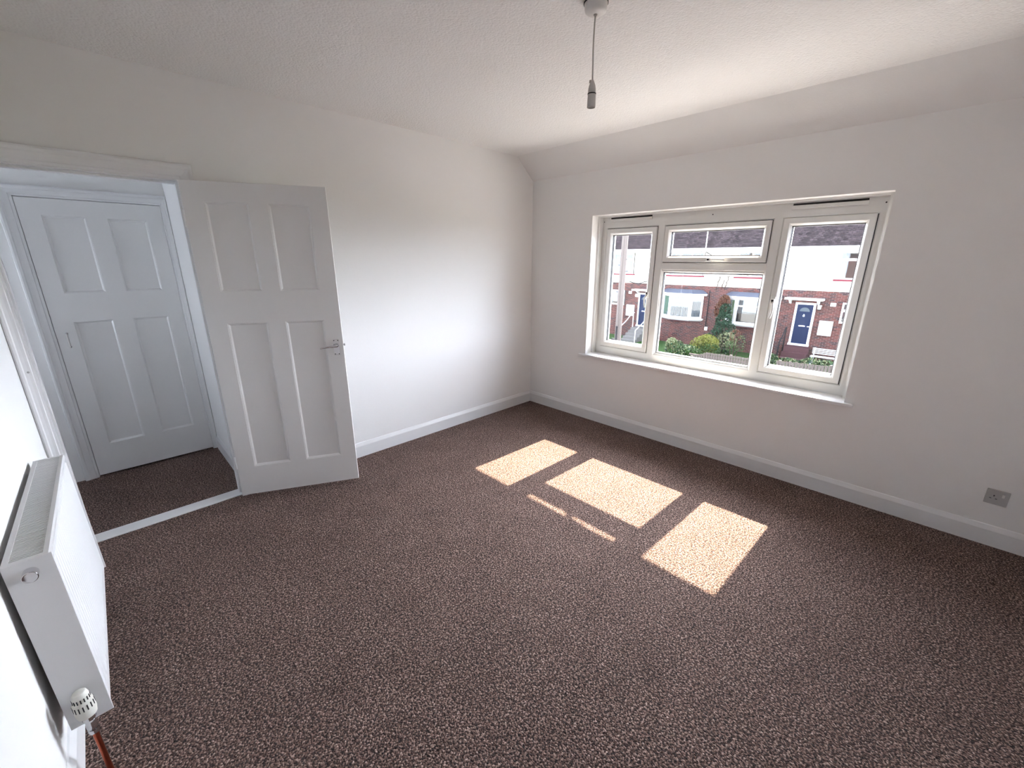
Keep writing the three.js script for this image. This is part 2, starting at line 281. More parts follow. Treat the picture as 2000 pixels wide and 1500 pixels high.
// open bedroom door: hinge at x 0.047, z 2.928, swung about 154 degrees; its visible face is w = th
const door1 = structure(group('door_1'), 'white four-panel door standing open with a chrome lever handle', 'door');
door1.position.set(0.047, 0.024, 2.9276); door1.rotation.y = Math.PI / 2 - 0.4573;
{
  const leaf = group('door_leaf', door1); leaf.position.z = -0.036;
  panelDoor(leaf, 0.746, 1.964, 0.036, [[0.103, 0.32, 1.36, 1.856], [0.423, 0.642, 1.36, 1.856], [0.103, 0.32, 0.205, 1.166], [0.423, 0.644, 0.205, 1.166]]);
  const hd = group('lever_handle', door1); hd.position.set(0.702, 0.985, 0);
  put('back_plate', rbox(-0.0185, 0.0185, -0.052, 0.052, -0.0005, 0.004, 0.0018), M.chrome, hd);
  put('boss', (() => { const g = lathe([[0.0, 0.03], [0.0085, 0.03], [0.0095, 0.026], [0.0095, 0.012], [0.0135, 0.006], [0.0135, 0.003], [0, 0.003]], 28); g.rotateX(Math.PI / 2); g.translate(0, 0.012, 0); return g; })(), M.chrome, hd);
  put('lever', loft([[0.008, 0.0085, 0.009], [-0.012, 0.008, 0.0085], [-0.045, 0.0065, 0.007], [-0.078, 0.005, 0.006], [-0.096, 0.0045, 0.0055], [-0.099, 0.002, 0.003]].map(([u, ry, rz]) => Array.from({ length: 12 }, (_, k) => { const a = k / 12 * Math.PI * 2; return V(u, 0.012 + u * 0.1 + ry * Math.sin(a), 0.031 + rz * Math.cos(a)); }))), M.chrome, hd);
  for (const [x, y] of [[-0.012, 0.045], [0.012, 0.045], [-0.012, -0.045], [0.012, -0.045]]) { const g = lathe([[0, 0.0012], [0.0028, 0.0012], [0.0034, 0]], 12); g.rotateX(Math.PI / 2); g.translate(x, y, 0.0038); put('screw', g, M.dark, hd); }
  put('latch', rbox(0.744, 0.7565, 0.99, 1.004, -0.024, -0.012, 0.002), M.steel, door1);
  for (const y of [0.2, 1.72]) put('hinge', merge([rod(V(-0.004, y, 0.003), V(-0.004, y + 0.09, 0.003), 0.0055), box(-0.004, 0.002, y, y + 0.09, -0.03, 0.001)]), M.gloss, door1);
}
// hall cupboard door: u runs towards the window (decreasing z); visible face towards the room
const door2 = structure(group('door_2'), 'closed white four-panel cupboard door in the hall with a small pull handle', 'door');
door2.position.set(CX - 0.036, 0.012, 3.6157); door2.rotation.y = Math.PI / 2;
{
  const leaf = group('door_leaf', door2);
  panelDoor(leaf, 0.711, 1.9297, 0.036, [[0.1, 0.302, 1.335, 1.826], [0.411, 0.617, 1.335, 1.822], [0.102, 0.302, 0.234, 1.138], [0.409, 0.615, 0.234, 1.138]]);
  const pull = group('pull_handle', door2); pull.position.set(0.052, 1.02, 0.036);
  put('grip', tube([V(0, -0.046, 0), V(0, -0.046, 0.02), V(0, -0.04, 0.028), V(0, 0, 0.03), V(0, 0.04, 0.028), V(0, 0.046, 0.02), V(0, 0.046, 0)], 0.0045, 40, 10), M.plastic, pull);
  for (const y of [-0.046, 0.046]) { const g = lathe([[0, 0.003], [0.006, 0.003], [0.007, 0]], 16); g.rotateX(Math.PI / 2); g.translate(0, y, 0); put('foot', g, M.steel, pull); }
  for (const y of [0.25, 1.72]) put('hinge', merge([rod(V(0.714, y, 0.036), V(0.714, y + 0.075, 0.036), 0.005), box(0.69, 0.714, y, y + 0.075, 0.0355, 0.0372)]), M.gloss, door2);
}

// ------------------------------------------------------------------ window
const win = structure(group('window_1'), 'white plastic three-light window with top fanlight', 'window');
const FZ = -0.15, FB = -0.22;             // inner and outer faces of the frame
{
  const X0 = 0.746, X1 = 2.816, Y0 = 0.664, Y1 = 1.955;
  const L = [0.815, 1.313], MID = [1.383, 2.18], R = [2.247, 2.753], YB = 0.748, YT = 1.846;
  // outer frame with stepped inner edge
  put('frame', loft([[X0, Y0, L[0], YB], [X1, Y0, R[1], YB], [X1, Y1, R[1], YT], [X0, Y1, L[0], YT]].map(([x, y, xi, yi]) => [V(x, y, FB), V(x, y, FZ), V(xi + (x < xi ? -0.008 : 0.008), yi + (y < yi ? -0.008 : 0.008), FZ), V(xi, yi, FZ - 0.008), V(xi, yi, FB)]), true), M.upvc, win);
  const bar = (pts) => loft(pts);
  const mullion = (x0, x1) => bar([YB - 0.01, YT + 0.01].map((y) => [V(x0, y, FB), V(x0, y, FZ - 0.006), V(x0 + 0.007, y, FZ + 0.001), V(x1 - 0.007, y, FZ + 0.001), V(x1, y, FZ - 0.006), V(x1, y, FB)]));
  put('mullion', mullion(L[1], MID[0]), M.upvc, win); put('mullion', mullion(MID[1], R[0]), M.upvc, win);
  put('transom', bar([MID[0] - 0.006, MID[1] + 0.006].map((x) => [V(x, 1.481, FB), V(x, 1.481, FZ - 0.012), V(x, 1.496, FZ - 0.002), V(x, 1.544, FZ - 0.002), V(x, 1.551, FZ - 0.008), V(x, 1.551, FB)])), M.upvc, win);
  // an opening light: sash, gasket, beads, spacer, glass
  function sash(name, x0, x1, y0, y1, w) {
    const s = group(name, win), q = 0.0035;
    put('gasket', frameLoop(x0 - 0.001, x1 + 0.001, y0 - 0.001, y1 + 0.001, rect(0.012, FB + 0.004, FZ - 0.006)), M.gasket, s);
    put('sash_frame', frameLoop(x0 + q, x1 - q, y0 + q, y1 - q, [[0, FB + 0.006], [0, FZ + 0.008], [0.003, FZ + 0.011], [w - 0.02, FZ + 0.011], [w - 0.016, FZ + 0.008], [w - 0.004, FZ - 0.008], [w - q, FZ - 0.014], [w - q, FB + 0.006]]), M.upvc, s);
    put('glazing_gasket', frameLoop(x0 + w - 0.001, x1 - w + 0.001, y0 + w - 0.001, y1 - w + 0.001, rect(0.0035, FZ - 0.03, FZ - 0.014)), M.gasket, s);
    put('spacer_bar', frameLoop(x0 + w - 0.004, x1 - w + 0.004, y0 + w - 0.004, y1 - w + 0.004, rect(0.011, FZ - 0.05, FZ - 0.034)), M.spacer, s);
    put('pane', box(x0 + w - 0.004, x1 - w + 0.004, y0 + w - 0.004, y1 - w + 0.004, FZ - 0.033, FZ - 0.029), M.glass, s);
    return s;
  }
  const sl = sash('side_light', L[0], L[1], YB, YT, 0.055), sr = sash('side_light', R[0], R[1], YB, YT + 0.006, 0.053), sf = sash('fanlight', MID[0], MID[1], 1.551, YT, 0.05);
  const fx = group('fixed_light', win);
  put('glazing_bead', frameLoop(MID[0] - 0.001, MID[1] + 0.001, YB - 0.001, 1.482, [[0, FZ - 0.03], [0, FZ - 0.008], [0.004, FZ - 0.008], [0.013, FZ - 0.02], [0.013, FZ - 0.03]]), M.upvc, fx);
  put('glazing_gasket', frameLoop(MID[0] + 0.012, MID[1] - 0.012, YB + 0.012, 1.469, rect(0.0035, FZ - 0.034, FZ - 0.02)), M.gasket, fx);
  put('spacer_bar', frameLoop(MID[0] + 0.008, MID[1] - 0.008, YB + 0.008, 1.473, rect(0.011, FZ - 0.054, FZ - 0.038)), M.spacer, fx);
  put('pane', box(MID[0] + 0.004, MID[1] - 0.004, YB + 0.004, 1.477, FZ - 0.037, FZ - 0.033), M.glass, fx);
  // casement handles: rose, hub with black lock button, cranked lever
  function handle(parent, x, y, dir) {
    const h = group('handle', parent); h.position.set(x, y, FZ + 0.011);
    put('rose', rbox(-0.013, 0.013, -0.032, 0.032, 0, 0.009, 0.004), M.upvc, h);
    put('hub', rbox(-0.0125, 0.0125, -0.017, 0.017, 0.008, 0.03, 0.005), M.upvc, h);
    const b = lathe([[0, 0.004], [0.0065, 0.004], [0.0075, 0]], 20); b.rotateX(Math.PI / 2); b.translate(0, 0.004, 0.03); put('lock_button', b, M.dark, h);
    put('lever', tube([V(0, -0.008, 0.022), V(dir * 0.008, -0.03, 0.034), V(dir * 0.012, -0.06, 0.04), V(dir * 0.008, -0.1, 0.04), V(dir * 0.003, -0.122, 0.038)], 0.0065, 30, 12), M.upvc, h);
    return h;
  }
  handle(sl, 1.286, 1.285, -1); handle(sr, 2.272, 1.285, 1);
  const hf = handle(sf, 1.782, 1.575, 0); hf.rotation.z = Math.PI / 2;
  // trickle vents with their dark slots
  for (const [a, b] of [[0.845, 1.257], [2.284, 2.695]]) {
    const t = group('trickle_vent', win);
    put('hood', loft([a, b].map((x) => [V(x, 1.903, FZ), V(x, 1.903, FZ + 0.008), V(x, 1.909, FZ + 0.013), V(x, 1.925, FZ + 0.013), V(x, 1.928, FZ + 0.009), V(x, 1.928, FZ)])), M.upvc, t);
    put('slot', box(a + 0.004, b - 0.004, 1.928, 1.94, FZ, FZ + 0.003), M.dark, t);
  }
  for (const x of [0.776, 1.756, 2.776]) { const g = lathe([[0, 0.001], [0.004, 0.001], [0.0045, 0]], 14); g.rotateX(Math.PI / 2); g.translate(x, 1.909, FZ); put('fixing_hole', g, M.dark, win); }
  // cloaking strips in the reveal
  put('cloaking_strip', box(WX0, 0.762, WY0, WY1, FZ, FZ + 0.055), M.upvc, win); put('cloaking_strip', box(2.794, WX1, WY0, WY1, FZ, FZ + 0.055), M.upvc, win); put('cloaking_strip', box(0.762, 2.794, 1.945, WY1, FZ, FZ + 0.055), M.upvc, win);
  put('outer_sill', loft([0.7, 2.86].map((x) => [V(x, 0.664, -0.2), V(x, 0.63, -0.36), V(x, 0.6, -0.36), V(x, 0.6, -0.3), V(x, 0.64, -0.2)])), M.upvc, win);
}
structure(put('trim_4', merge([rbox(0.672, 2.87, WY0 - 0.022, WY0, 0, 0.03, 0.006), box(WX0, WX1, WY0 - 0.02, WY0, -0.15, 0.012)]), M.gloss), 'white painted window board with rounded nosing under the window', 'window sill');

// landing window, out of view, that lets daylight into the hall
const win2 = structure(group('window_2'), 'white framed landing window lighting the hall', 'window');
put('frame', frameLoop(-0.95, -0.25, 0.7, 1.42, rect(0.06, 5.42, 5.48)), M.upvc, win2);
put('pane', box(-0.895, -0.305, 0.755, 1.365, 5.448, 5.452), M.glass, win2);

// ------------------------------------------------------------------ radiator
const rad = tag(group('radiator'), 'white ribbed panel radiator on the wall beside the doorway', 'radiator');
rad.position.set(1.0493, 0.1762, 3.696); rad.rotation.set(0.0193, -0.0015, 0.0325, 'YXZ');   // centre of its back, underside; hung a little out of true
{
  const hw = 0.475, hh = 0.585, dep = 0.094;
  // pressed front panel: vertical flutes between flat edges
  const xs = [], n = 28 * 8; for (let i = 0; i <= n; i++) xs.push(-hw + 0.004 + (2 * hw - 0.008) * i / n);
  const rib = (i) => { const t = (i % 8) / 8; return t < 0.25 ? t * 4 : t < 0.5 ? 1 : t < 0.75 ? 3 - t * 4 : 0; };
  const rows = [[0, -0.014, 0], [0.002, -0.004, 0], [0.03, -0.004, 0], [0.036, -0.004, 1], [0.542, -0.004, 1], [0.547, -0.004, 0], [0.5515, -0.0085, 0], [0.564, -0.0085, 0], [0.5695, -0.001, 0], [0.581, -0.001, 0], [0.585, -0.005, 0], [0.585, -0.012, 0]];
  const pos = [], idx = [];
  for (const [y, dz, k] of rows) xs.forEach((x, i) => pos.push(x, y, -dep - dz + (k ? 0.0035 * rib(i) : 0)));
  for (let r = 0; r < rows.length - 1; r++) for (let i = 0; i < n; i++) { const a = r * (n + 1) + i, b = a + n + 1; idx.push(a, b, a + 1, a + 1, b, b + 1); }
  const g = new THREE.BufferGeometry(); g.setAttribute('position', new THREE.Float32BufferAttribute(pos, 3)); g.setIndex(idx);
  put('front_panel', merge([finish(g), box(-hw + 0.004, hw - 0.004, 0, hh - 0.002, -dep + 0.012, -dep + 0.016)]), M.enamel, rad);
  put('back_panel', rbox(-hw + 0.004, hw - 0.004, 0, hh - 0.004, -0.016, 0, 0.003), M.enamel, rad);
  for (const s of [-1, 1]) put('end_cover', rbox(s > 0 ? hw - 0.004 : -hw, s > 0 ? hw : -hw + 0.004, -0.004, hh + 0.001, -dep - 0.002, 0.001, 0.0018), M.enamel, rad);
  const top = group('top_grille', rad);
  put('grille_frame', merge([box(-hw + 0.003, hw - 0.003, hh - 0.012, hh - 0.0005, -dep + 0.0115, -dep + 0.016), box(-hw + 0.003, hw - 0.003, hh - 0.012, hh, -0.013, 0), box(-hw + 0.003, -hw + 0.014, hh - 0.012, hh, -dep + 0.016, -0.013), box(hw - 0.014, hw - 0.003, hh - 0.012, hh, -dep + 0.016, -0.013)]), M.enamel, top);
  const slat = box(-0.0022, 0.0022, -0.018, 0, -dep + 0.0155, -0.0125), rr = rng(91);
  for (let x = -hw + 0.021; x < hw - 0.017; x += 0.0101) { const m = put('slat', slat, M.enamel, top); m.position.set(x, hh - 0.0015, 0); m.rotation.z = (rr() - 0.5) * 0.25; m.rotation.y = rr() < 0.12 ? (rr() - 0.5) * 0.05 : 0; }
  const fins = []; for (let x = -hw + 0.03; x < hw - 0.02; x += 0.02) fins.push(box(x, x + 0.001, 0.06, hh - 0.06, -dep + 0.02, -0.02));
  const f = put('convector_fins', merge(fins), M.steel, rad);
  f.userData.kind = 'stuff';
  for (const x of [-0.27, 0.27]) put('wall_bracket', merge([box(x - 0.015, x + 0.015, 0.06, hh - 0.08, -0.002, 0.0135)]), M.enamel, rad);
  // blanking plug with its bleed screw
  const plug = lathe([[0, 0.027], [0.0125, 0.027], [0.0135, 0.0285], [0.0155, 0.0285], [0.0165, 0.027], [0.0165, 0.0]], 36); plug.rotateZ(-Math.PI / 2); plug.translate(hw, 0.545, -0.047); put('blanking_plug', plug, M.chrome, rad).userData.label = 'chrome blanking plug';
  // thermostatic valve and copper feed pipe
  const tv = group('thermostatic_valve', rad); tv.position.set(hw + 0.032, 0, -0.047);
  put('head', lathe([[0, 0.138], [0.0125, 0.138], [0.0165, 0.134], [0.0195, 0.122], [0.0195, 0.11], [0.0235, 0.102], [0.0245, 0.078], [0.0245, 0.066], [0.022, 0.05], [0.016, 0.046], [0, 0.046]], 36), M.valve, tv);
  const slots = []; for (let k = 0; k < 16; k++) for (const [y0, y1, r] of [[0.108, 0.121, 0.0193], [0.08, 0.098, 0.0236]]) { const s = box(r - 0.003, r + 0.0011, y0, y1, -0.0014, 0.0014); s.rotateY(k / 16 * Math.PI * 2); slots.push(s); }
  put('vent_slots', merge(slots), M.dark, tv);
  put('union_nut', new THREE.CylinderGeometry(0.0165, 0.0165, 0.014, 6).translate(0, 0.039, 0).toNonIndexed(), M.chrome, tv);
  put('valve_body', merge([lathe([[0, 0.034], [0.0115, 0.034], [0.0125, 0.02], [0.0135, 0.005], [0.0125, -0.008], [0, -0.008]], 28), rod(V(-0.034, 0.02, 0), V(0, 0.02, 0), 0.0105)]), M.chrome, tv);
  put('compression_nut', new THREE.CylinderGeometry(0.0135, 0.0135, 0.014, 6).translate(0, -0.014, 0).toNonIndexed(), M.chrome, tv);
  put('feed_pipe', rod(V(hw + 0.032, -0.02, -0.047), V(hw + 0.032, -0.193, -0.047), 0.0076, 20), M.copper, rad).userData.label = 'copper feed pipe';
}

// ------------------------------------------------------------------ pendant lamp holder
const lamp = tag(group('pendant_lamp'), 'bare pendant lampholder hanging on a cord from the ceiling rose', 'ceiling light');
lamp.position.set(1.951, H, 1.776);
{
  put('ceiling_rose', lathe([[0, -0.038], [0.012, -0.038], [0.03, -0.036], [0.041, -0.029], [0.0435, -0.018], [0.0445, -0.005], [0.0445, -0.004], [0, -0.004]], 48), M.plastic, lamp);
  put('mounting_gap', lathe([[0, -0.004], [0.0475, -0.004], [0.0475, 0], [0, 0]], 40), M.dark, lamp).userData.label = 'dark seating ring';
  put('cord_grip', lathe([[0, -0.044], [0.005, -0.044], [0.0075, -0.041], [0.0075, -0.037], [0, -0.037]], 20), M.cord, lamp);
  put('cord', tube([V(0, -0.04, 0), V(-0.0015, -0.08, 0.001), V(-0.002, -0.15, 0.001), V(0, -0.22, 0.0005), V(0.001, -0.268, 0)], 0.0032, 40, 10), M.cord, lamp);
  const lh = group('lampholder', lamp); lh.position.set(0.001, -0.354, 0);
  put('cap', lathe([[0, 0.096], [0.005, 0.096], [0.0075, 0.09], [0.0125, 0.078], [0.015, 0.066], [0.0158, 0.05], [0, 0.05]], 32), M.holder, lh);
  put('cord_tag', rbox(-0.013, -0.004, 0.088, 0.099, -0.004, 0.004, 0.001), M.holder, lh);
  put('shade_ring', lathe([[0.0158, 0.05], [0.0172, 0.05], [0.0172, 0.0465], [0.0158, 0.0465], [0.0158, 0.05]], 32), M.dark, lh);
  put('skirt', lathe([[0, 0.0465], [0.0163, 0.0465], [0.0172, 0.004], [0.0172, 0], [0.0142, 0], [0.0142, 0.028], [0, 0.028]], 32), M.holder, lh);
}

// ------------------------------------------------------------------ wall socket
const sock = tag(group('wall_socket'), 'grey single power socket above the skirting of the window wall', 'socket');
sock.position.set(3.577, 0.295, 0);
put('face_plate', rbox(-0.0435, 0.0435, -0.0435, 0.0435, 0, 0.0085, 0.0025), M.socket, sock);
put('earth_pin_hole', box(-0.015, -0.01, 0.004, 0.013, 0.0075, 0.0088), M.dark, sock);
put('pin_hole', box(-0.0275, -0.0195, -0.0105, -0.0065, 0.0075, 0.0088), M.dark, sock);
put('pin_hole', box(-0.0055, 0.0025, -0.0105, -0.0065, 0.0075, 0.0088), M.dark, sock);
put('rocker_switch', rbox(0.0155, 0.0265, 0.006, 0.024, 0.006, 0.0115, 0.002), M.plastic, sock).userData.label = 'white rocker switch';

// ------------------------------------------------------------------ outdoors: own eaves, ground, street
structure(put('wall_outer', merge([box(-3, WX0 + 0.01, -3.5, 2.2, -0.31, -0.281), box(WX1 - 0.01, 7, -3.5, 2.2, -0.31, -0.281), box(WX0 + 0.01, WX1 - 0.01, WY1 + 0.01, 2.2, -0.31, -0.281), box(WX0 + 0.01, WX1 - 0.01, -3.5, 0.6, -0.31, -0.281)]), M.brick), 'red brick outer face of the room\'s own house', 'wall');
structure(put('roof_eaves', merge([box(-3, 7, 2.17, 2.2, -0.66, -0.28), box(-3, 7, 2.152, 2.42, -0.69, -0.66), loft([-3, 7].map((x) => [V(x, 2.42, -0.69), V(x, 5.2, 2.6), V(x, 5.3, 2.6), V(x, 2.5, -0.72)])), box(-3, 7, 2.28, 2.37, -0.79, -0.69)]), M.white), 'eaves board and gutter over the window', 'eaves');
structure(put('ground_street', box(-60, 60, -3.7, -3.5, -13.2, -7.2), M.asphalt), 'grey asphalt street between the houses', 'street');
structure(put('ground_garden', box(-60, 60, -3.7, -3.42, -5.2, -0.28), M.slabs), 'paved front garden below the window', 'paving');
structure(put('ground_pavement', box(-60, 60, -3.7, -3.4, -7.2, -5.2), M.slabs), 'near pavement beside the street', 'pavement');
structure(put('ground_pavement_far', box(-60, 60, -3.7, -3.4, -16.05, -13.2), M.paving), 'far pavement in front of the picket fence', 'pavement');
structure(put('ground_lawn', box(-60, 60, -3.7, -3.4, -60, -16.05), M.grass), 'lawn in front of the opposite houses', 'lawn');

const FACE = -22.1, PARTY = -5.9;         // facade plane and party line of the opposite pair
function house(m, label) {
  const h = group('semi_detached_house'); h.position.set(PARTY, -3.4, FACE); tag(h, label, 'house', undefined);
  const Y = (y) => y + 3.4, B = (d0, d1, y0, y1, z0, z1) => box(Math.min(m * d0, m * d1), Math.max(m * d0, m * d1), Y(y0), Y(y1), z0, z1);
  // hollow house: front wall pierced by its windows and door, side, rear and party walls, floors and a partition
  const pierced = (d1, y0, y1, z0, z1, holes) => {   // holes [d0, d1, y0, y1], sorted along d
    const out = []; let d = 0;
    for (const [a, b, c, e] of holes) { out.push(B(d, a, y0, y1, z0, z1)); if (c > y0) out.push(B(a, b, y0, c, z0, z1)); if (e < y1) out.push(B(a, b, e, y1, z0, z1)); d = b; }
    out.push(B(d, d1, y0, y1, z0, z1)); return out;
  };
  put('brick_wall', merge([...pierced(7.6, -3.4, 0.0, -0.25, 0, [[0.8, 3.0, -1.74, -0.45], [4.03, 4.75, -2.55, -0.52], [5.9, 6.88, -1.3, -0.4]]), B(7.35, 7.6, -3.4, 0.0, -8, -0.25), B(0, 7.6, -3.4, 0.0, -8.25, -8), B(0, 0.12, -3.4, 0.0, -8, -0.25)]), M.brick, h);
  put('soldier_course', merge([B(0, 7.62, 0.0, 0.13, -0.25, 0.015), B(7.35, 7.62, 0.0, 0.13, -8, -0.25), B(0, 7.6, 0.0, 0.13, -8.25, -8)]), M.brick, h);
  put('rendered_wall', merge([...pierced(7.62, 0.13, 2.2, -0.25, 0.02, [[0.94, 2.99, 0.75, 1.99], [5.4, 6.91, 0.75, 1.96]]), B(7.35, 7.62, 0.13, 2.2, -8, -0.25), B(0, 7.6, 0.13, 2.2, -8.25, -8), B(0, 0.12, 0.13, 2.2, -8, -0.25)]), M.render, h);
  put('inner_floors', merge([B(0.12, 7.35, -2.66, -2.56, -8, -0.25), B(0.12, 7.35, 0.0, 0.12, -8, -0.25), B(0.12, 7.35, 2.2, 2.26, -8, -0.25)]), M.inner, h);
  put('partition', merge([B(0.12, 7.35, -2.56, 2.2, -4.1, -4), B(4.8, 4.9, -2.56, 2.2, -4, -0.25), B(3.6, 3.7, -2.56, 2.2, -4, -0.25)]), M.inner, h);
  put('soffit', B(0, 7.95, 2.06, 2.1, -8.3, 0.36), M.white, h);
  put('fascia', B(0, 7.97, 2.08, 2.22, 0.34, 0.37), M.white, h);
  put('gutter', loft([0, 7.97].map((d) => Array.from({ length: 9 }, (_, k) => { const a = Math.PI + k / 8 * Math.PI; return V(m * d, Y(2.235) + 0.07 * Math.sin(a), 0.43 + 0.06 * Math.cos(a)); }))), M.white, h);
  // hipped roof of plain tile courses
  const e = 0.42, t = Math.tan(45.5 * Math.PI / 180), run = 4.4, gauge = 0.1 * Math.cos(45.5 * Math.PI / 180), rows = [];
  for (let s = 0; s < run; s += gauge) { const s1 = s + gauge + 0.02, d0 = 8 - s, d1 = 8 - s1, y = (q) => Y(2.22) + q * t; rows.push(loft([[0, 0], [d0, d1]].map(([a, b]) => [V(m * a, y(s) + 0.03, e - s + 0.012), V(m * a, y(s) + 0.008, e - s + 0.012), V(m * b, y(s1) - 0.004, e - s1), V(m * b, y(s1) + 0.004, e - s1)]))); }
  const rt = put('roof_tiles', merge(rows), M.tiles, h); rt.userData.kind = 'stuff';
  put('hip_end', loft([[V(m * 8, Y(2.2), e), V(m * 8, Y(2.2), -8.4), V(m * 3.6, Y(2.2) + 4.4 * t, -4)], [V(m * 7.95, Y(2.18), e - 0.05), V(m * 7.95, Y(2.18), -8.35), V(m * 3.6, Y(2.1) + 4.4 * t, -4)]]), M.tiles, h);
  put('rear_slope', loft([[V(0, Y(2.2), -8.4), V(m * 8, Y(2.2), -8.4), V(m * 3.6, Y(2.2) + 4.4 * t, -4), V(0, Y(2.2) + 4.4 * t, -4)], [V(0, Y(2.1), -8.35), V(m * 7.9, Y(2.1), -8.35), V(m * 3.6, Y(2.1) + 4.4 * t, -4), V(0, Y(2.1) + 4.4 * t, -4)]]), M.tiles, h);
  // windows: frame, panes over a curtain or a dark room
  function wind(name, d0, d1, y0, y1, cells, sillRed, blind) {
    const w = group(name, h), a = Math.min(m * d0, m * d1), b = Math.max(m * d0, m * d1), W = b - a, Hh = y1 - y0;
    put('frame', frameLoop(a, b, Y(y0), Y(y1), rect(0.075, 0, 0.09)), M.white, w);
    const bars = [];
    for (const [u0, u1, v0, v1] of cells) {
      const x0 = a + W * (m > 0 ? u0 : 1 - u1), x1 = a + W * (m > 0 ? u1 : 1 - u0), q0 = Y(y0) + Hh * v0, q1 = Y(y0) + Hh * v1;
      bars.push(frameLoop(x0, x1, q0, q1, rect(0.055, 0.01, 0.1)));
      put('pane', box(x0 + 0.05, x1 - 0.05, q0 + 0.05, q1 - 0.05, 0.068, 0.072), M.pane, w);
    }
    put('casement_frames', merge(bars), M.white, w);
    const pts = []; for (let i = 0; i <= 60; i++) { const f = i / 60, c = 0.046 + 0.012 * Math.sin(i * 2.1) * Math.cos(i * 0.37); pts.push([f, c]); }
    const cur = blind ? Array.from({ length: 12 }, (_, k) => box(a + 0.06, b - 0.06, Y(y0) + Hh * (0.4 + k * 0.047), Y(y0) + Hh * (0.4 + k * 0.047) + 0.02, 0.03, 0.05)) : [[0.02, 0.16], [0.84, 0.98]].map(([p, q]) => loft([[p, 0], [q, 0]].map(() => null) && [0, 1].map((v) => { const y = Y(y0) + 0.06 + v * (Hh - 0.12), f = pts.map(([u, c]) => V(a + W * (p + (q - p) * u), y, c)); return f.concat(pts.slice().reverse().map(([u, c]) => V(a + W * (p + (q - p) * u), y, c - 0.008))); })));
    put(blind ? 'blind' : 'curtain', merge(cur), M.curtain, w);
    if (sillRed) put('sill', B(d0 - 0.08, d1 + 0.08, y0 - 0.075, y0 - 0.005, 0, 0.16), M.red, w);
    return w;
  }
  const three = [[0, 0.34, 0, 1], [0.34, 0.68, 0, 0.74], [0.34, 0.68, 0.74, 1], [0.68, 1, 0, 1]];
  wind('upper_window', 0.9, 3.03, 0.71, 2.03, [[0, 0.34, 0, 0.74], [0, 0.34, 0.74, 1], [0.34, 0.66, 0, 1], [0.66, 1, 0, 0.74], [0.66, 1, 0.74, 1]], true);
  wind('upper_window', 5.36, 6.95, 0.71, 2.0, [[0, 0.5, 0, 0.7], [0, 0.5, 0.7, 1], [0.5, 1, 0, 1]], true);
  wind('lower_window', 5.86, 6.92, -1.34, -0.36, [[0, 0.42, 0, 0.62], [0, 0.42, 0.62, 1], [0.42, 1, 0, 1]], false);
  // splayed bay window
  const bay = group('bay_window', h), plan = [[0.69, 0.02], [1.26, 0.4], [2.5, 0.4], [3.1, 0.02]];
  const bayRing = (o, y) => [[plan[0][0] - o, 0], [plan[0][0] - o, 0.02 + o * 0.6], [plan[1][0] - o * 0.5, 0.4 + o], [plan[2][0] + o * 0.5, 0.4 + o], [plan[3][0] + o, 0.02 + o * 0.6], [plan[3][0] + o, 0]].map(([d, z]) => V(m * d, Y(y), z));
  put('lead_roof', loft([bayRing(0.24, -0.3), bayRing(0.2, -0.27), bayRing(-0.1, -0.1)]), M.lead, bay);
  put('fascia', loft([bayRing(0.18, -0.42), bayRing(0.22, -0.3)]), M.white, bay);
  put('sill', loft([bayRing(0.02, -1.92), bayRing(0.12, -1.84), bayRing(0.14, -1.76)]), M.white, bay);
  put('apron', loft([bayRing(-0.03, -2.0), bayRing(0.0, -1.9)]), M.step, bay);
  for (let i = 0; i < 3; i++) {
    const A = V(m * plan[i][0], 0, plan[i][1]), C = V(m * plan[i + 1][0], 0, plan[i + 1][1]), len = A.distanceTo(C), lt = group('bay_light', bay), dx = C.clone().sub(A).normalize();
    lt.position.set(A.x, Y(-1.76), A.z); lt.rotation.y = -Math.atan2(dx.z, dx.x);
    const out = V(0, 0, m > 0 ? 1 : -1).z;   // local outward side
    const zz = (p, q) => out > 0 ? [p, q] : [-q, -p];
    const Z1 = zz(-0.04, 0.05), Z2 = zz(0.018, 0.022), Z3 = zz(-0.012, 0.0);
    const bars = [frameLoop(0, len, 0, 1.34, rect(i === 1 ? 0.08 : 0.1, ...Z1))];
    if (i === 1) bars.push(box(0.05, len - 0.05, 0.9, 0.98, ...Z1));
    put('frame', merge(bars), M.white, lt);
    put('pane', box(0.07, len - 0.07, 0.07, 1.27, ...Z2), M.pane, lt);
    const cur = []; if (m > 0) for (let k = 0; k < 14; k++) cur.push(box(0.08, len - 0.08, 0.55 + k * 0.05, 0.572 + k * 0.05, ...Z3)); else for (let k = 0; k < 11; k++) cur.push(box(0.08 + (len - 0.16) * (k / 11), 0.08 + (len - 0.16) * ((k + 0.72) / 11), 0.08, 1.26, ...Z3));
    put(m > 0 ? 'blind' : 'curtain', merge(cur), M.curtain, lt);
  }
  // front door with fanlight, canopy and steps
  const fd = group('front_door', h);
  put('frame', merge([B(3.95, 4.05, -2.56, -0.46, 0, 0.08), B(4.73, 4.83, -2.56, -0.46, 0, 0.08), B(4.05, 4.73, -0.56, -0.46, 0, 0.08), B(3.93, 4.85, -2.64, -2.54, 0, 0.14)]), M.white, fd);
  put('leaf', B(4.05, 4.73, -2.54, -0.56, 0.01, 0.05), M.blueDoor, fd);
  const fan = new THREE.CircleGeometry(0.2, 20, 0, Math.PI); const fg = new THREE.ExtrudeGeometry(new THREE.Shape(Array.from({ length: 21 }, (_, k) => new THREE.Vector2(0.22 * Math.cos(k / 20 * Math.PI), 0.2 * Math.sin(k / 20 * Math.PI)))), { depth: 0.012, bevelEnabled: false }); fan.dispose();
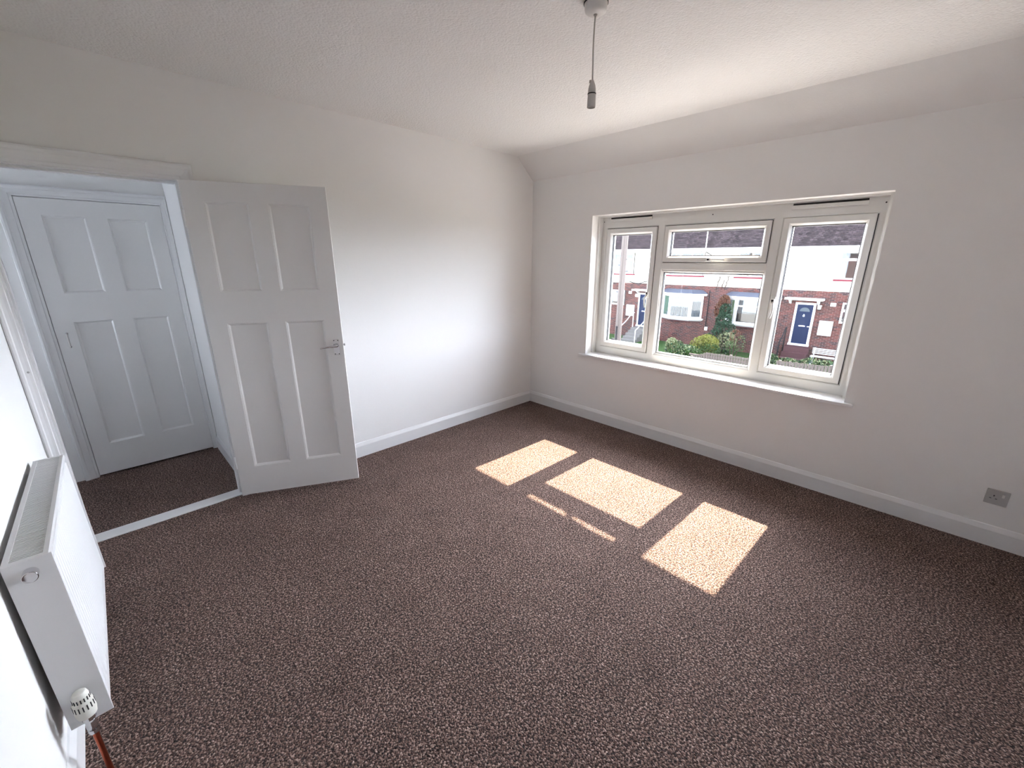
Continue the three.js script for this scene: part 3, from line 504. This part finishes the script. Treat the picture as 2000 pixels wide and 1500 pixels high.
  fg.translate(m * 4.39, Y(-0.9), 0.05); put('fanlight', finish(fg), M.curtain, fd);
  for (const [a, b, c, d] of [[4.12, 4.36, -1.5, -1.05], [4.42, 4.66, -1.5, -1.05], [4.12, 4.36, -2.42, -1.72], [4.42, 4.66, -2.42, -1.72]]) put('door_panel', frameLoop(Math.min(m * a, m * b), Math.max(m * a, m * b), Y(c), Y(d), rect(0.02, 0.05, 0.058)), M.blueDoor, fd);
  put('letter_plate', B(4.25, 4.53, -1.66, -1.6, 0.05, 0.065), M.steel, fd);
  { const k = new THREE.TorusGeometry(0.035, 0.012, 8, 20).translate(m * 4.39, Y(-1.12), 0.065).toNonIndexed(); put('knocker', merge([k, new THREE.SphereGeometry(0.03, 12, 8).translate(m * 4.39, Y(-1.06), 0.06).toNonIndexed()]), M.white, fd); }
  put('door_handle', B(m > 0 ? 4.62 : 4.1, m > 0 ? 4.72 : 4.2, -1.66, -1.62, 0.05, 0.085), M.steel, fd);
  const cn = group('door_canopy', h);
  put('slab', B(3.52, 5.12, -0.32, -0.22, 0, 0.55), M.white, cn);
  for (const d of [3.7, 4.9]) put('bracket', loft([d - 0.05, d + 0.05].map((x) => [V(m * x, Y(-0.32), 0), V(m * x, Y(-0.32), 0.35), V(m * x, Y(-0.36), 0.3), V(m * x, Y(-0.55), 0)])), M.white, cn);
  put('air_vent', B(5.38, 5.6, -0.57, -0.4, 0, 0.04), M.white, h);
  put('meter_box', B(5.1, 5.65, -2.0, -1.28, 0, 0.12), M.white, h);
  return { h, Y, B };
}
const left = house(-1, 'brick and white rendered house behind the wooden utility pole'), right = house(1, 'brick and white rendered house with a porch lantern beside its blue door');
// details of the single houses
{
  const { h, Y } = left;
  put('air_vent', left.B(4.88, 5.1, -0.75, -0.55, 0, 0.04), M.white, h);
  put('downpipe', rod(V(-0.37, Y(-0.1), 0.05), V(-0.37, Y(-2.26), 0.05), 0.025), M.iron, h);
  put('junction_box', left.B(0.24, 0.4, -2.41, -2.2, 0, 0.08), M.white, h);
  put('vent_pipe', rod(V(-0.72, Y(2.0), 0.56), V(-0.72, Y(4.1), 0.56), 0.03), M.white, h);
  put('pipe_bracket', rod(V(-0.72, Y(2.05), 0.56), V(-0.5, Y(1.8), 0.0), 0.018), M.iron, h);
  put('telephone_cable', tube([V(-5.6, Y(0.22), 0.06), V(-5.3, Y(0.15), 0.07), V(-4.9, Y(0.12), 0.06), V(-4.5, Y(0.24), 0.06), V(-4.1, Y(0.3), 0.05)], 0.025, 40, 6), M.iron, h);
}
{
  const { h, Y } = right, g = group('porch_lantern', h);
  put('lantern_glass', lathe([[0, 0.0], [0.07, 0.0], [0.09, 0.2], [0.0, 0.2]], 16).translate(4.98, Y(-0.74), 0.14), M.white, g);
  put('lantern_base', lathe([[0, -0.06], [0.05, -0.05], [0.08, 0.0], [0, 0.0]], 16).translate(4.98, Y(-0.74), 0.14), M.iron, g);
  put('lantern_arm', rod(V(4.98, Y(-0.53), 0.0), V(4.98, Y(-0.53), 0.16), 0.02), M.iron, g);
}
// steps, railings
function flight(label, x0, x1, yTop, n, zTop, tread, mat) {
  const s = tag(group('front_steps'), label, 'steps'); s.position.set((x0 + x1) / 2, -3.4, FACE);
  const w = (x1 - x0) / 2, rise = (yTop + 3.4) / n;
  for (let i = 0; i < n; i++) put('step', box(-w, w, 0, rise * (n - i), i ? zTop + tread * (i - 1) : 0.16, zTop + tread * i), mat, s);
  return s;
}
flight('grey concrete steps with white railings up to the blue door', -10.75, -9.75, -2.66, 5, 0.75, 0.3, M.concrete);
flight('low dark red steps up to the blue door under the lantern', -2.0, -0.95, -2.66, 3, 0.6, 0.32, M.step);
function railing(label, x, zs, ys, ye, mat, r) {
  const g = tag(group('handrail'), label, 'handrail'); g.position.set(x, -3.4, FACE);
  put('rail', tube([V(0, ys + 3.4, zs[0]), V(0, ys + 3.4, zs[0] + 0.25), V(0, (ys + ye) / 2 + 3.4, (zs[0] + zs[1]) / 2), V(0, ye + 3.4, zs[1])], r, 30, 8), mat, g);
  for (const [z, y] of [[zs[0] + 0.12, ys], [zs[1] - 0.02, ye]]) put('post', rod(V(0, 0, z), V(0, y + 3.4, z), r), mat, g);
  return g;
}
railing('white metal handrail on the pole side of the concrete steps', -10.85, [0.2, 2.1], -1.75, -2.6, M.white, 0.03);
railing('white metal handrail on the bay window side of the concrete steps', -9.66, [0.2, 2.1], -1.75, -2.6, M.white, 0.03);
railing('black iron handrail beside the dark red steps', -2.1, [0.2, 1.3], -1.75, -2.4, M.iron, 0.03);
{
  const b = tag(group('garden_bench'), 'white slatted garden bench against the brick wall under the meter box', 'bench'); b.position.set(-0.3, -3.4, FACE + 0.5);
  for (let k = 0; k < 4; k++) put('slat', box(-0.5, 0.6, 0.5 + k * 0.08, 0.545 + k * 0.08, -0.2, -0.16), M.white, b);
  for (let k = 0; k < 3; k++) put('seat_slat', box(-0.5, 0.6, 0.4, 0.43, -0.1 + k * 0.12, k * 0.12), M.white, b);
  for (const x of [-0.45, 0.5]) { put('leg', box(x, x + 0.05, 0, 0.8, -0.25, -0.2), M.white, b); put('leg', box(x, x + 0.05, 0, 0.4, 0.19, 0.24), M.white, b); }
}
// utility pole
{
  const p = tag(group('utility_pole'), 'tall weathered wooden utility pole at the edge of the far pavement', 'pole'); p.position.set(-6.9, -3.4, -13.4);
  put('shaft', lathe([[0, 0], [0.15, 0], [0.14, 3], [0.125, 8.4], [0, 8.45]], 20), M.pole, p);
  put('cable_guard', box(-0.04, 0.04, 0, 2.1, 0.135, 0.165), M.iron, p);
  put('pole_box', rbox(-0.3, -0.13, 1.05, 1.5, -0.06, 0.09, 0.02), M.iron, p);
  for (const [y, s] of [[5.0, 1], [4.75, -1], [4.5, 1], [3.6, -1]]) put('step_iron', rod(V(s * 0.1, y, 0), V(s * 0.24, y + 0.01, 0), 0.012), M.iron, p);
}
// picket fence: two panels of upright boards
function fence(label, x0, x1, top, slope, rampEnd) {
  const f = tag(group('picket_fence'), label, 'fence'); f.position.set(x0, -3.4, -16); const r = rng(Math.round(x0 * 10) + 200);
  const variants = [0.088, 0.092, 0.084].map((w) => box(0, w, 0, 1, -0.01, 0.01));
  for (let x = 0, i = 0; x < x1 - x0 - 0.05; x += 0.108, i++) { const m = put('picket', variants[i % 3], M.fence, f); m.scale.y = top + 3.4 + slope * x + (r() - 0.5) * 0.035 - Math.max(0, rampEnd - x) * 0.4; m.position.set(x, 0, (r() - 0.5) * 0.008); }
  for (const y of [0.3, 0.72]) put('rail', box(0, x1 - x0, y, y + 0.07, -0.05, -0.01), M.fence, f);
  for (let x = 0.05; x < x1 - x0; x += 1.7) put('post', box(x, x + 0.09, 0, top + 3.42 + slope * x - Math.max(0, rampEnd - x) * 0.4, -0.14, -0.05), M.fence, f);
}
fence('grey weathered picket fence in front of the flowering shrubs', -4.6, -1.9, -2.47, 0.015, 0.75);
fence('grey weathered picket fence in front of the dark red steps', -1.02, 2.6, -2.36, 0.045, 0);

// shrubs: leaves as small bent quads over a lumpy crown, with stems
function shrub(name, label, x, z, blobs, mats, leaf, count, seed, stems) {
  const s = tag(group(name), label, 'shrub'); s.position.set(x, -3.4, z); const r = rng(seed);
  const parts = mats.map(() => []);
  for (let i = 0; i < count; i++) {
    const b = blobs[Math.floor(r() * blobs.length)], th = r() * Math.PI * 2, ph = Math.acos(1 - 1.75 * r()), q = 0.7 + 0.3 * Math.sqrt(r());
    const c = V(b[0] + b[3] * q * Math.sin(ph) * Math.cos(th), b[1] + b[4] * q * Math.cos(ph), b[2] + b[5] * q * Math.sin(ph) * Math.sin(th));
    if (c.y < 0.02) c.y = 0.02 + 0.2 * r();
    const l = leaf * (0.7 + 0.6 * r()), g = new THREE.BufferGeometry(); g.setAttribute('position', new THREE.Float32BufferAttribute([-0.3 * l, 0, 0, 0, -0.5 * l, 0.1 * l, 0.3 * l, 0, 0, -0.3 * l, 0, 0, 0.3 * l, 0, 0, 0, 0.5 * l, 0.1 * l], 3));
    g.rotateX((r() - 0.5) * 2.4); g.rotateY(r() * 6.3); g.rotateZ((r() - 0.5) * 2); g.translate(c.x, c.y, c.z);
    const k = Math.min(mats.length - 1, Math.floor(r() * mats.length)); parts[b[6] ?? k].push(finish(g));
  }
  parts.forEach((p, k) => p.length && (put('foliage', merge(p), mats[k], s).userData.kind = 'stuff'));
  for (const b of stems ?? blobs) put('stem', rod(V(b[0] * 0.3, 0, b[2] * 0.3), V(b[0], Math.max(0.15, b[1]), b[2]), 0.025, 7), M.twig, s);
  return s;
}
shrub('climbing_shrub', 'dark green climbing shrub with rusty top against the brick wall', -4.95, -21.0, [[0, 0.6, 0.2, 0.85, 0.75, 0.5, 0], [0.1, 1.2, 0, 0.62, 0.6, 0.4, 0], [-0.05, 1.75, -0.15, 0.42, 0.5, 0.35, 0], [-0.1, 2.25, -0.35, 0.3, 0.45, 0.25, 0], [-0.25, 2.75, -0.5, 0.3, 0.4, 0.15, 1], [-0.4, 2.3, -0.5, 0.35, 0.5, 0.15, 1], [0.4, 0.75, 0.3, 0.5, 0.5, 0.4, 2]], [M.leafDark, M.leafRust, M.leafPale], 0.12, 4200, 301);
{
  const v = tag(group('dead_vine'), 'bare dead vine strands on the white rendered wall', 'vine'); v.position.set(PARTY, -3.4, FACE); const r = rng(77);
  [[-0.05, 0.75], [0.22, 0.55], [0.42, 0.8]].forEach(([x, hh]) => { const p = []; for (let k = 0; k <= 7; k++) p.push(V(x + (r() - 0.5) * 0.05 + k * 0.018, 3.35 + k / 7 * hh, 0.045)); const st = put('strand', tube(p, 0.014, 30, 6), M.twig, v); for (let k = 0; k < 6; k++) put('twig', rod(p[k + 1], p[k + 1].clone().add(V((r() - 0.5) * 0.22, 0.08 + 0.06 * r(), 0.01)), 0.009, 5), M.twig, st); });
}
shrub('golden_conifer', 'rounded golden yellow conifer in the opposite garden', -5.3, -19.6, [[0, 0.55, 0, 0.75, 0.5, 0.6, 0], [0.15, 0.75, 0, 0.6, 0.42, 0.5, 0], [0.35, 0.4, 0.25, 0.6, 0.4, 0.4, 1]], [M.leafYellow, M.leafMid], 0.1, 2600, 302);
shrub('variegated_shrub', 'low pale cream and green shrub between the lawn and the golden conifer', -6.35, -18.5, [[0, 0.35, 0, 0.6, 0.5, 0.5], [0.7, 0.3, 0.1, 0.6, 0.4, 0.5], [-0.25, 0.6, 0, 0.3, 0.35, 0.3, 0], [1.15, 0.2, 0.4, 0.5, 0.4, 0.4, 1]], [M.leafPale, M.leafMid, M.leafDark], 0.11, 2400, 303);
shrub('brown_shrub', 'thin shrub with brown bare stems behind the picket fence', -3.75, -19.4, [[0, 1.25, 0, 0.28, 0.4, 0.25, 0], [0.3, 0.9, 0.1, 0.25, 0.5, 0.25, 1], [-0.2, 0.75, 0, 0.2, 0.3, 0.2, 1]], [M.leafRust, M.leafMid], 0.08, 420, 304);
shrub('garden_shrub', 'low tangled green plants at the foot of the dark red steps', -1.3, -19.8, [[-0.9, 0.2, 0, 0.5, 0.4, 0.4], [0, 0.2, 0.4, 0.6, 0.36, 0.4], [0.9, 0.25, 0.2, 0.6, 0.42, 0.4], [1.5, 0.25, 0.3, 0.6, 0.45, 0.4]], [M.leafMid, M.leafPale, M.leafDark], 0.11, 2400, 305);

renderer.render(scene, camera);
